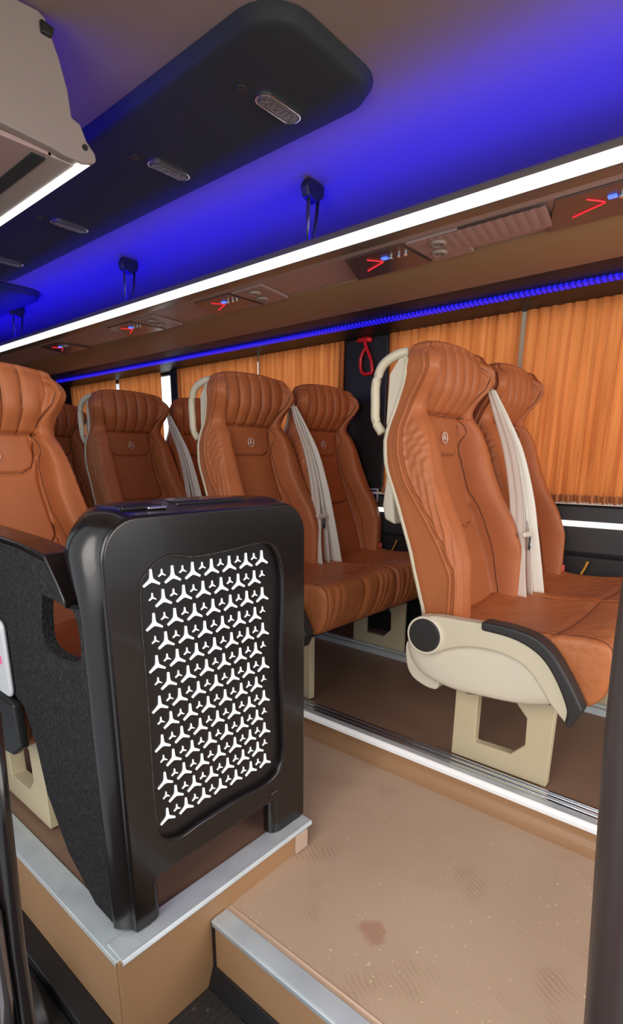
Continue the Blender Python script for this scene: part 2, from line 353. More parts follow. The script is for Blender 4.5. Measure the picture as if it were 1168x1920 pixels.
# service units below rack
def make_psu(first):
    t = thing('overhead_service_unit', (1.74, 0, RB), first, 'service unit', 'service units under the luggage rack'); o = (1.74, 0, RB)
    y = 0
    MB().prism([(1.645, .085), (1.846, .17), (1.846, -.13), (1.645, -.13)], 2, 1.5475, 1.5555).build('housing', psud, t, bevel=.002, off=o)
    # red lit V edges
    MB().tube([(1.685, .020, 1.5455), (1.71, .000, 1.5455), (1.728, -.012, 1.5455)], .0017, 8).build('red_light_edge', rede, t, off=o)
    MB().tube([(1.775, .078, 1.5455), (1.755, .035, 1.5455), (1.734, -.012, 1.5455)], .0021, 8).build('red_light_edge', rede, t, off=o)
    for yy in (-.055, -.085, -.110):
        l = MB(); l.disc((1.715, yy), .007, 2, 1.5405, 1.548, 16); l.build('switch', chrome, t, bevel=.001, off=o)
    MB().box(1.70, 1.716, -.045, -.025, 1.543, 1.5475).build('blue_indicator', mat('blue_indicator', (0, 0, .3), .4, emit=(.1, .2, 1), es=1.5), t, off=o)
    return t
def make_speaker(first):
    t = thing('air_outlet_panel', (1.74, 0, RB), first, 'air outlet', 'air outlet panels under the luggage rack'); o = (1.74, 0, RB)
    m_ = MB(); m_.prism([(1.648, 0), (1.846, .035), (1.846, .17), (1.648, .17)], 2, 1.546, 1.556); m_.build('cover', psum, t, bevel=.002, off=o)
    for cx, cy in ((1.70, .085), (1.775, .12)):
        m_ = MB(); n = 24; rg = []
        for r_, z_ in ((.026, 1.5455), (.024, 1.538), (.017, 1.537), (.014, 1.543), (.008, 1.541), (.001, 1.538)):
            rg.append([(cx+r_*math.cos(2*PI*k/n), cy+r_*math.sin(2*PI*k/n), z_) for k in range(n)])
        m_.grid(np.array(rg), closev=True); m_.build('nozzle', mat('nozzle', (.30, .24, .2), .35) if cx < 1.72 else bpy.data.materials['nozzle'], t, smooth=True, off=o)
    return t
def make_ribs(first):
    m_ = MB(); Pp = []
    for i in range(121):
        y = i/120*.34; z = 1.5455-.0014*abs(math.sin(PI*y/.030))
        Pp.append([(1.648, y-.04*0, z), (1.70, y+.008, z-.001), (1.76, y+.02, z), (1.80, y+.03, 1.546)])
    m_.grid(np.array(Pp)); o = m_.build('grooved_panel', psum, None, off=(1.72, .2, RB)); o.location = (1.72, .2, RB)
    return tag(o, first, 'panel', 'grooved filler panels under the luggage rack')
rows = [0, .875, 1.775, 2.65]
names = ['cut by the right picture edge', 'second from the right', 'third from the right', 'small, fourth from the right', 'farthest, near the rear wall']
psu0 = make_psu('x'); sp0 = make_speaker('x')
psuY = [.49, 1.17, 1.98, 2.70, 3.47]
for i, y in enumerate(psuY):
    a = psu0 if i == 0 else copy_tree(psu0)
    a.location.y = y; a['label'] = 'dark overhead reading-light unit with red light edges, ' + names[i]
    if i and i < 4:
        b = sp0 if i == 1 else copy_tree(sp0); b.location.y = y-.32
        b['label'] = 'brown round air nozzle panel under the rack, ' + ['', 'nearest one left of the ribbed panel', 'middle one above the second pair of seats', 'farthest one above the third row'][i]
gp = make_ribs('ribbed mauve filler panel under the rack beside the nearest reading-light unit'); gp.location = (1.72, .80, RB)

# hangers of the rack
def make_hanger():
    t = thing('rack_hanger', (1.60, 0, 1.60), 'x', 'bracket', 'black rack hangers'); o = (1.60, 0, 1.60)
    MB().prism([(1.575, 1.745), (1.62, 1.735), (1.655, 1.76), (1.66, 1.795), (1.58, 1.80), (1.565, 1.775)], 1, -.016, .016).build('bracket', blackp, t, bevel=.006, off=o)
    MB().tube([(1.588, -.004, 1.752), (1.582, -.006, 1.70), (1.580, -.006, 1.612)], .0085, 8, flat=.5).build('front_rod', mat('hanger_rod', (.12, .11, .12), .3, .7), t, smooth=True, off=o)
    MB().tube([(1.645, .004, 1.755), (1.640, .006, 1.70), (1.612, .008, 1.570)], .007, 8, flat=.6).build('rear_strap', blackp, t, smooth=True, off=o)
    MB().box(1.568, 1.592, -.012, .012, 1.604, 1.614).build('foot', chrome, t, bevel=.002, off=o)
    return t
h0 = make_hanger()
for i, y in enumerate((1.37, 2.50, 3.75)):
    h = h0 if i == 0 else copy_tree(h0); h.location.y = y
    h['label'] = 'black hanger bracket between ceiling and luggage rack, ' + ['nearest of the three, largest', 'middle of the three', 'farthest, at left picture edge'][i]

# ------------------------------------------------------------------ LUGGAGE RACK left
t = thing('luggage_rack', (.45, 2.4, RB), 'beige luggage rack end with white light strip at upper left', 'luggage rack'); off = (.45, 2.4, RB)
cap = [(.13, 1.562), (.588, 1.562), (.691, 1.556), (.721, 1.551), (.763, 1.551), (.788, 1.558), (.797, 1.566), (.795, 1.58), (.777, 1.597), (.764, 1.626), (.745, 1.632), (.741, 1.68), (.728, 1.73), (.705, 1.79), (.69, 1.797), (.3, 1.77), (.16, 1.69)]
MB().prism(cap, 1, 1.335, 1.36).build('end_panel', racks, t, bevel=.004, off=off)
MB().prism([(.16, 1.562), (.70, 1.562), (.78, 1.562), (.785, 1.575), (.77, 1.60), (.74, 1.605), (.16, 1.605)], 1, 1.36, YB).build('body', racks, t, off=off)
MB().prism([(.40, 1.552), (.70, 1.550), (.70, 1.561), (.40, 1.561)], 1, 1.36, YB).build('shelf', psum, t, off=off)
MB().prism([(.664, 1.548), (.694, 1.546), (.694, 1.551), (.664, 1.551)], 1, 1.375, YB).build('dark_slot', darkhatch, t, off=off)
MB().prism([(.694, 1.549), (.755, 1.549), (.755, 1.556), (.694, 1.556)], 1, 1.36, YB).build('lower_lip', rackm, t, off=off)
MB().prism([(.752, 1.546), (.776, 1.549), (.788, 1.560), (.784, 1.566), (.752, 1.556)], 1, 1.345, YB).build('light_strip', ledw, t, off=off)
MB().disc((.769, 1.583), .006, 1, 1.331, 1.336, 16).build('end_screw', blackp, t, off=off)
MB().prism([(.69, 1.757), (.712, 1.757), (.718, 1.775), (.69, 1.78)], 1, 1.325, 1.336).build('clip', blackp, t, bevel=.003, off=off)
tag(MB().box(.42, .445, 1.4, 4.65, 1.606, 1.618).build('blue_light_strip', bluee), 'blue light strip lying in the left rack behind its end panel', 'light strip')

# ------------------------------------------------------------------ ceiling hatches
def hatch(name, x0, x1, y0, y1, r, zt, zb, label):
    t = thing(name, ((x0+x1)/2, (y0+y1)/2, zt), label, 'ceiling panel'); o = ((x0+x1)/2, (y0+y1)/2, zt)
    rings = []
    for ins, z in ((-.012, zt+.004), (0, zt-.004), (.006, zb+.006), (.02, zb), (.10, zb-.004)):
        rr = rrect(x0+ins, x1-ins, y0+ins, y1-ins, max(r-ins, .02), 10); rings.append([(a, b, z) for a, b in rr])
    m_ = MB(); m_.grid(np.array(rings), closev=True, cap=True); m_.build('panel', darkhatch, t, smooth=False, bevel=.004, off=o)
    return t
hatch('ceiling_duct_panel', .975, 1.372, .93, 3.25, .10, 1.80, 1.775, 'long charcoal ceiling duct panel with rounded corners above the aisle')
hatch('rear_ceiling_panel', .70, 1.60, 3.33, 4.6, .10, 1.795, 1.765, 'wide dark ceiling panel at the rear behind the long duct panel')
def make_lamp():
    t = thing('ceiling_reading_lamp', (1.21, 0, 1.775), 'x', 'lamp', 'reading lamps on the ceiling duct panel'); o = (1.21, 0, 1.775)
    rings = []
    for ins, z in ((-.002, 1.772), (-.001, 1.764), (.004, 1.760)):
        rings.append([(a, b, z) for a, b in rrect(1.143+ins, 1.278-ins, -.021+ins, .021-ins, .0205-max(ins, 0), 8)])
    m_ = MB(); m_.grid(np.array(rings), closev=True, cap=True); m_.build('lens', lens, t, bevel=.001, off=o)
    MB().ring(rrect(1.138, 1.283, -.026, .026, .025, 8), rrect(1.143, 1.278, -.021, .021, .0205, 8), 2, 1.765, 1.773).build('bezel', chrome, t, off=o)
    MB().disc((1.10, .02), .017, 2, 1.768, 1.773, 20).build('nozzle', blackp, t, bevel=.002, off=o)
    return t
l0 = make_lamp()
for i, y in enumerate((1.145, 1.615, 2.26, 2.86)):
    l = l0 if i == 0 else copy_tree(l0); l.location.y = y
    l['label'] = 'oval clear reading lamp on the charcoal ceiling panel, ' + ['nearest and largest', 'second nearest', 'third, below the left rack end', 'farthest, at left picture edge'][i]

# ------------------------------------------------------------------ CURTAINS
def curtain(y0, y1, label, n, tieb=0, seed=0):
    r_ = np.random.RandomState(seed); H = 40; N = int((y1-y0)*260)+12
    ys = np.linspace(y0, y1, N); P = np.zeros((H, N, 3)); ph = r_.rand(4)*6
    for i, z in enumerate(np.linspace(.745, 1.476, H)):
        k = (z-.752)/.7; amp = .011+.004*math.sin(5*k)
        u = (ys-y0)/(y1-y0)
        w = np.sin(2*PI*n*(u+.006*np.sin(3*k+ph[3]))+ph[0])+.5*np.sin(2*PI*n*1.7*u+ph[1]+.8*k)+.25*np.sin(2*PI*n*3.3*u+ph[2])
        P[i, :, 0] = 2.374+amp*w*.55-.012*(1-k)**2; P[i, :, 1] = ys+.004*np.cos(2*PI*n*u+ph[0]); P[i, :, 2] = z+(.004*np.sin(2*PI*n*u+ph[1]) if i == 0 else 0)
    # ruffled lower hem
    t = thing('curtain', (2.374, (y0+y1)/2, .75), label, 'curtain', 'orange curtains on the right windows'); o = (2.374, (y0+y1)/2, .75)
    m_ = MB(); m_.grid(P); m_.build('fabric', curtm, t, smooth=True, off=o)
    h = MB(); B = P[0].copy(); Q = np.zeros((6, N, 3))
    for j in range(6):
        Q[j] = B; Q[j, :, 2] = .736+.006*j+.004*np.sin(2*PI*n*2.3*(ys-y0)+j); Q[j, :, 0] = B[:, 0]-.006+.007*np.sin(2*PI*n*3*(ys-y0)/(y1-y0))-.002*j
    h.grid(Q); h.build('hem', bpy.data.materials.get('curtain_hem') or mat('curtain_hem', (.42, .15, .05), .8), t, smooth=True, off=o)
    return t
def stack(y, label, seed=1): pass
curtain(-.4, .900, 'wide orange curtain at the right picture edge beside nearest window seat', 30, seed=2)
curtain(.918, 1.535, 'orange curtain panel behind the headrest of the nearest right seats', 17, seed=3)
curtain(1.795, 2.41, 'orange curtain panel beside the red hammer, behind second window seat', 19, seed=4)
curtain(2.43, 3.20, 'orange curtain panel between second and third seat rows', 20, seed=5)
curtain(3.375, 3.91, 'bright orange curtain panel right of centre on the rearmost window', 17, seed=6)
curtain(3.96, 4.67, 'leftmost orange curtain panel on the rearmost window', 17, seed=7)
for i, y in enumerate((.909, 2.42)):  # pale strips painted in for daylight passing through the curtain gaps
    tag(MB().box(2.386, 2.392, y-.016, y+.016, .75, 1.475).build('window_divider', mat('pale_divider%d' % i, (.5, .5, .38), .5), bevel=.002), ['pale window divider showing between the two nearest curtains', 'pale window divider showing between curtains behind the second seat row'][i], 'window divider')
tag(MB().prism([(2.355, .729), (XR, .729), (XR, .739), (2.36, .740)], 1, YF, 4.7).build('curtain_rail', mat('cream_rail', (.75, .68, .58), .5), bevel=.001), 'cream lower curtain rail along the window sill', 'curtain rail')
tag(MB().prism([(XR-.036, .640), (XR-.042, .643), (XR-.042, .660), (XR-.036, .663)], 1, YF, 4.7).build('sill_light_strip', ledsill), 'white light strip along the dark wall below the curtains', 'light strip')

# emergency hammer on pillar
t = thing('emergency_hammer', (2.362, 1.685, 1.39), 'red emergency hammer on the black pillar beside the curtains', 'hammer'); off = (2.168, 1.56, 1.35)
MB().tube([(2.168, 1.585, 1.420), (2.168, 1.575, 1.424), (2.168, 1.53, 1.422), (2.168, 1.505, 1.418)], [.008, .012, .013, .011], 10).build('head', redp, t, smooth=True, off=off)
MB().tube([(2.168, 1.612, 1.418), (2.168, 1.585, 1.420)], [.002, .006], 8).build('metal_tip', chrome, t, off=off)
MB().tube(smoothpoly([(2.168, 1.545, 1.415), (2.168, 1.535, 1.39), (2.168, 1.528, 1.375), (2.168, 1.505, 1.33), (2.168, 1.495, 1.275), (2.168, 1.515, 1.266), (2.168, 1.545, 1.268), (2.168, 1.562, 1.29), (2.168, 1.565, 1.335), (2.168, 1.553, 1.365), (2.168, 1.535, 1.385)], per=5), .0085, 10).build('handle', redp, t, smooth=True, off=off)
# framed sign on the wall
t = thing('wall_sticker', (2.374, 1.60, .71), 'small dark blue sign with white border above the wall light strip', 'sign'); off = (2.182, 1.49, .72)
MB().box(2.178, 2.184, 1.455, 1.545, .70, .765).build('border', mat('white_border', (.55, .55, .6), .5), t, off=off)
MB().box(2.176, 2.179, 1.461, 1.539, .706, .759).build('face', mat('navy_face', (.02, .02, .12), .4), t, off=off)

# ------------------------------------------------------------------ SEATS
SY = .50                                   # local y origin of a seat
SO = (0, SY, 0)
yback = [(.43, .765), (.466, .771), (.624, .823), (.767, .877), (.86, .918), (.89, .927), (.961, .932), (1.03, .908), (1.072, .892), (1.13, .872), (1.182, .870), (1.225, .858)]
yseam = [(.43, .672), (.477, .673), (.577, .675), (.656, .716), (.74, .771), (.84, .843), (.917, .870), (.992, .871), (1.056, .845), (1.107, .814), (1.152, .795), (1.2, .800), (1.225, .82)]
ybol = [(.43, .655), (.479, .660), (.604, .672), (.692, .703), (.778, .750), (.854, .778), (.941, .798), (1.0, .815), (1.04, .838), (1.08, .822), (1.12, .797), (1.16, .785), (1.2, .79), (1.225, .81)]
ycen = [(.43, .69), (.47, .695), (.60, .738), (.70, .775), (.80, .808), (.90, .836), (.97, .846), (1.02, .848), (1.05, .828), (1.10, .798), (1.15, .795), (1.2, .80), (1.225, .818)]
whalf = [(.43, .228), (.50, .240), (.60, .244), (.75, .236), (.88, .222), (.95, .212), (1.0, .200), (1.04, .186), (1.08, .190), (1.12, .204), (1.16, .212), (1.19, .206), (1.21, .190), (1.225, .17)]
def _kz(lst, X0): return [(.9+(z-.9)*(1.622-np.interp(z, [p[0] for p in whalf], [p[1] for p in whalf]))/X0, y*(1.622-np.interp(z, [p[0] for p in whalf], [p[1] for p in whalf]))/X0) for z, y in lst]
yback = _kz(yback, 1.43); yseam = _kz(yseam, 1.43); ybol = _kz(ybol, 1.45)
KF = 12
def backrest_mesh():
    zs = np.concatenate([np.linspace(.43, 1.0, 135), np.linspace(1.003, 1.215, 64)])
    NL = 9; rows_ = []
    for z in zs:
        w = interp(z, whalf); yb = interp(z, yback); ysm = interp(z, yseam); ybo = interp(z, ybol); yc = interp(z, ycen)
        bs = interp(z, [(.43, .150), (.58, .160), (.70, .150), (.78, .138), (.88, .130), (.95, .136), (1.03, .118), (1.08, .135), (1.15, .165), (1.22, .16)])
        H = [(0, yc-.006), (.06, yc-.005), (bs-.02, yc-.001), (bs, yc+.002), (bs+.018, min(yc, ybo)*.5+.5*ybo-.004), (w-.022, ybo-.004), (w-.006, ybo+.006), (w+.001, ybo+.5*(ysm-ybo)), (w+.002, ysm), (w+.002, ysm+.02), (w, (ysm+yb)/2), (w-.001, yb-.02), (w-.006, yb-.006), (w-.025, yb), (.08, yb+.004), (0, yb+.005)]
        H = smoothpoly(H, per=KF)
        rows_.append(np.concatenate([H, (H*np.array([-1, 1]))[::-1][1:-1]]))
    R_ = np.array(rows_); nz, nl = R_.shape[:2]
    X = R_[:, :, 0].copy(); Y = R_[:, :, 1].copy(); Z = np.repeat(zs[:, None], nl, 1)
    # normals-ish: front points get +y grooves, side points get groove inward in x
    half = (nl+2)//2; idx = np.minimum(np.arange(nl), nl-np.arange(nl)); front = idx < KF*7
    side = (idx >= KF*7) & (idx <= KF*10)
    seams = []
    seams.append(([(-.128, 1.028), (-.126, .965), (-.112, .93), (-.08, .914), (.08, .914), (.112, .93), (.126, .965), (.128, 1.028)], .010, .004))
    seams.append(([(-.135, 1.030), (.135, 1.030)], .014, .006))
    for x0, x1 in ((-.030, -.028), (.030, .028), (-.088, -.078), (.088, .078)):
        seams.append(([(x1, 1.035), ((x0+x1)/2*1.04, 1.10), (x0, 1.19), (x0*.98, 1.213)], .010, .0042))
    for s_ in (-1, 1):
        seams.append(([(s_*.128, 1.03), (s_*.140, 1.07), (s_*.170, 1.12), (s_*.182, 1.16), (s_*.165, 1.19)], .011, .0045))
        seams.append(([(s_*.128, 1.03), (s_*.139, .98), (s_*.134, .88), (s_*.140, .80), (s_*.156, .70), (s_*.166, .58), (s_*.158, .44)], .012, .0048))
        seams.append(([(s_*.075, .692), (s_*.118, .697), (s_*.137, .718), (s_*.142, .75)], .010, .004))
    seams.append(([(-.08, .692), (.08, .692)], .010, .004))
    for pl, dep, wd in seams:
        d = polydist(X, Z, pl); Y += np.where(front[None, :], dep*np.exp(-(d/wd)**2), 0)
    # puffiness of head flutes
    pf_ = np.exp(-((Z-1.12)/.07)**2)*np.where(front[None, :], 1, 0)*(np.abs(X) < .14)
    Y -= .007*pf_*np.abs(np.cos(PI*X/.058))
    # piping on the side seam
    sp = [(interp(z, yseam), z) for z in np.linspace(.43, 1.2, 60)]
    d = polydist(Y, Z, sp); sx = np.sign(X)
    X += np.where(side[None, :], sx*(-.006*np.exp(-(d/.004)**2)+.0035*np.exp(-((d-.009)/.005)**2)), 0)
    # gathered wrinkles on the bolster side
    wr = np.exp(-((Z-.93)/.10)**2)*np.where((idx >= 5.2*KF)[None, :] & (idx <= 7.9*KF)[None, :], 1, 0)
    X += sx*.0019*wr*np.sin(Z*150+Y*160+2*np.sin(Z*40))*np.sin(Z*70-Y*60+1)
    wr2 = np.exp(-((Z-.66)/.16)**2)*np.where((idx >= 5.2*KF)[None, :] & (idx <= 8*KF)[None, :], 1, 0)
    q = Y-np.interp(Z, [p[0] for p in sorted(ybol)], [p[1] for p in sorted(ybol)])
    X += sx*.0028*wr2*np.sin(q*330+Z*22+1.5*np.sin(Z*17))
    Pm = np.stack([X, Y, Z], -1)
    # rounded top: shrink successive rings
    tops = []
    last = Pm[-1]; c = last.mean(0)
    for k, (sc, dz) in enumerate(((.955, .006), (.86, .011), (.65, .014), (.35, .016), (.05, .017))):
        q = last.copy(); q[:, 1] = c[1]+(q[:, 1]-c[1])*sc; q[:, 0] = q[:, 0]*(1-(1-sc)*.22); q[:, 2] = last[:, 2]+dz-.035*np.clip(np.abs(q[:, 0])-.10, 0, 1)*0; tops.append(q)
    Pm = np.concatenate([Pm, np.array(tops)], 0)
    # crown: top edge falls towards the sides
    u = np.abs(Pm[:, :, 0])/.2; f = np.clip((Pm[:, :, 2]-1.12)/.11, 0, 1)
    Pm[:, :, 2] -= f*.022*u**2.5
    global SEAMS; SEAMS = [pl for pl, _, _ in seams]
    return Pm
BP = backrest_mesh()
def on_back(x, z):
    r = BP[int(np.argmin(np.abs(BP[:, 0, 2]-z)))]; n = len(r); i = np.minimum(np.arange(n), n-np.arange(n)); f = i < KF*7
    k = np.where(f, np.abs(r[:, 0]-x), 9).argmin(); return (x, r[k, 1]-.0006, z)
def shade_stitching(parent):  # stitch tubes along the seams, their dark colour paints the groove shade
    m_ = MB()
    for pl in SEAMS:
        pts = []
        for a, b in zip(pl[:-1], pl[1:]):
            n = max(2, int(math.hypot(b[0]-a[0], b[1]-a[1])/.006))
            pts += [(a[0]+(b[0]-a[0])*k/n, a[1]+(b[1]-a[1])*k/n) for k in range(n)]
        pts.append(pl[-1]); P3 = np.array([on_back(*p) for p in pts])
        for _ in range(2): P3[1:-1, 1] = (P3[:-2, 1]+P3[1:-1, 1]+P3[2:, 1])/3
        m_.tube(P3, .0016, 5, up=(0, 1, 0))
    return m_.build('stitching', thread_shade, parent, smooth=True, off=SO)
def emblem(zc, yc_, tilt, parent, off, sc=1.0, x=0):
    r = .0165*sc; m_ = MB(); n = 28
    def pt(a, b): # a = local x, b = local z
        return (x+a, yc_+b*math.tan(tilt), zc+b)
    m_.tube([pt(r*math.cos(2*PI*k/n), r*math.sin(2*PI*k/n)) for k in range(n+1)], .0013, 6, up=(0, 1, 0))
    for a in (90, 210, 330):
        a = math.radians(a); ex, ez = r*.93*math.cos(a), r*.93*math.sin(a); px, pz = -math.sin(a)*.0026, math.cos(a)*.0026
        A = [pt(-px, -pz), pt(px, pz), pt(ex, ez)]
        m_.add([A[0], A[1], A[2], (A[0][0], A[0][1]+.003, A[0][2]), (A[1][0], A[1][1]+.003, A[1][2]), (A[2][0], A[2][1]+.003, A[2][2])],
               [(0, 1, 2), (3, 5, 4), (0, 3, 4, 1), (1, 4, 5, 2), (2, 5, 3, 0)])
    return m_.build('star_emblem', emb, parent, off=off)
def cushion_mesh(w=.236, wrinkle=1.0):
    loop = smoothpoly([(.70, .462), (.60, .455), (.48, .458), (.36, .470), (.285, .473), (.250, .462), (.236, .43), (.238, .37), (.255, .325), (.285, .300), (.33, .296), (.45, .30), (.60, .31), (.70, .32), (.715, .39)], closed=True, per=7)
    c = np.array([.47, .385]); N = 90; out = []
    xs = np.linspace(-1, 1, N)
    for u in xs:
        x = w*u
        e = max(0, (abs(x)-(w-.028))/.028); k = math.sqrt(max(0, 1-e**2))   # rounded ends
        ins = .026*(1-k)
        L_ = loop.copy(); d = L_-c; nrm = d/np.linalg.norm(d, axis=1)[:, None]; L_ -= nrm*ins
        # side seam piping
        g = .0045*np.exp(-((abs(x)-(w-.022))/.004)**2); L_ -= nrm*g
        # soft crown across the top and centre dip
        topm = np.clip((loop[:, 1]-.43)/.03, 0, 1); L_[:, 1] -= topm*(.010*(u**2*-1)+.004*math.cos(PI*u*1.5)*0)+0
        L_[:, 1] -= topm*.012*(1-u*u)*np.clip((loop[:, 0]-.3)/.2, 0, 1)
        frontm = np.clip((.33-loop[:, 0])/.08, 0, 1)
        cr = 0
        for xc, a_, wd, sl in ((-.165, .006, .008, .5), (-.125, .004, .006, .7), (.02, .011, .012, .6), (.115, .009, .009, .8), (.150, .007, .007, .9), (.185, .006, .007, 1.0)):
            cr = cr+a_*np.exp(-((x-xc-sl*(.47-loop[:, 1])*-.35)/wd)**2)
        L_[:, 0] += wrinkle*frontm*cr
        # transverse seam near the front lip
        sd = np.exp(-((loop[:, 0]-.375)/.0045)**2)*topm; L_[:, 1] -= .005*sd
        out.append(np.column_stack([np.full(len(L_), x), L_]))
    # end caps
    P_ = np.array(out)
    pre = []; post = []
    for sc in (.0, .5, .85):
        a = P_[0].copy(); a[:, 1:] = c+(a[:, 1:]-c)*(sc if sc else .01); a[:, 0] -= .004*(1-sc); pre.append(a)
        b = P_[-1].copy(); b[:, 1:] = c+(b[:, 1:]-c)*(sc if sc else .01); b[:, 0] += .004*(1-sc); post.append(b)
    return np.concatenate([np.array(pre), P_, np.array(post[::-1])], 0)
CP = cushion_mesh()
def legplate(name, x0, x1, parent, dz=0):
    outer = [(.369, .005), (.369, .27), (.40, .30), (.60, .30), (.656, .27), (.656, .005)]
    inner = [(.437, .10), (.437, .205), (.475, .235), (.584, .225), (.584, .07), (.475, .07)]
    outer = [(.369, .005), (.369, .20), (.369, .30), (.656, .30), (.656, .20), (.656, .005)]
    inner = [(.440, .112), (.440, .195), (.475, .233), (.584, .225), (.584, .15), (.584, .068)]
    # keep ordering compatible: bottom-left inner corner is chamfered
    outer = [(.44, .005), (.369, .005), (.369, .25), (.44, .30), (.656, .30), (.656, .15), (.656, .005)]
    inner = [(.475, .070), (.437, .112), (.440, .195), (.475, .233), (.584, .225), (.584, .15), (.584, .068)]
    m_ = MB().ring(outer, inner, 0, x0, x1)
    o = m_.build(name, legm, parent, bevel=.003, off=SO)
    return o
def webbing(parent, x=.205, name='seat_belt'):
    # folded strap running from the shoulder ring down to the cushion, in two lengths
    def strap(path, w0, tw, nm):
        path = smoothpoly(path, per=6); n = len(path); m_ = MB(); P_ = np.zeros((n, 9, 3))
        for i, p in enumerate(path):
            k = i/(n-1); w = w0[0]+(w0[1]-w0[0])*math.sin(k*PI/2) if len(w0) == 2 else np.interp(k, [0, .3, .7, 1], w0)
            a = tw[0]+(tw[1]-tw[0])*k
            for j in range(9):
                s_ = (j/8-.5)*w; P_[i, j] = p+np.array([s_*math.cos(a), s_*math.sin(a)+.004*math.cos(j*1.55+2*k), 0])
        m_.grid(P_); o = m_.build(nm, belt, parent, smooth=True, off=SO)
        md = o.modifiers.new('th', 'SOLIDIFY'); md.thickness = .002
        return o
    g = MB(); g.tube([(x+.0+.013*math.cos(a), .790, 1.135+.020*math.sin(a)) for a in np.linspace(0, 2*PI, 17)], .0045, 8, up=(0, 1, 0)); g.build('belt_guide', beige, parent, smooth=True, off=SO)
    strap([(x, .783, 1.125), (x-.010, .745, 1.05), (x+.005, .70, .93), (x+.012, .665, .78), (x+.010, .650, .655), (x-.008, .635, .55), (x-.016, .62, .450)], (.020, .050, .056, .058), (1.2, 1.5), 'belt_strap')
    strap([(x+.006, .779, 1.120), (x+.016, .74, 1.04), (x+.035, .69, .92), (x+.048, .650, .78), (x+.062, .630, .66), (x+.074, .612, .55), (x+.082, .595, .448)], (.018, .050, .056, .056), (2.3, 1.9), 'belt_strap')
    strap([(x+.002, .777, 1.11), (x+.003, .735, 1.03), (x+.016, .680, .88), (x+.030, .648, .72), (x+.040, .63, .60), (x+.036, .61, .45)], (.012, .036, .044, .05), (1.7, 1.2), 'belt_strap')
    m_ = MB(); m_.prism(rrect(x-.030, x+.036, .655, .672, .006, 3), 1, .612, .622); m_.build('latch_plate', mat('cream_latch', (.75, .70, .58), .4) if 'cream_latch' not in bpy.data.materials else bpy.data.materials['cream_latch'], parent, bevel=.002, off=SO)
    m_ = MB(); m_.prism([(x-.008, .655), (x+.018, .655), (x+.016, .61), (x-.004, .61)], 1, .608, .612); m_.build('metal_tongue', chrome, parent, bevel=.001, off=SO)
    MB().box(x-.002, x+.012, .605, .609, .614, .624).build('tongue_slot', blackp, parent, off=SO)

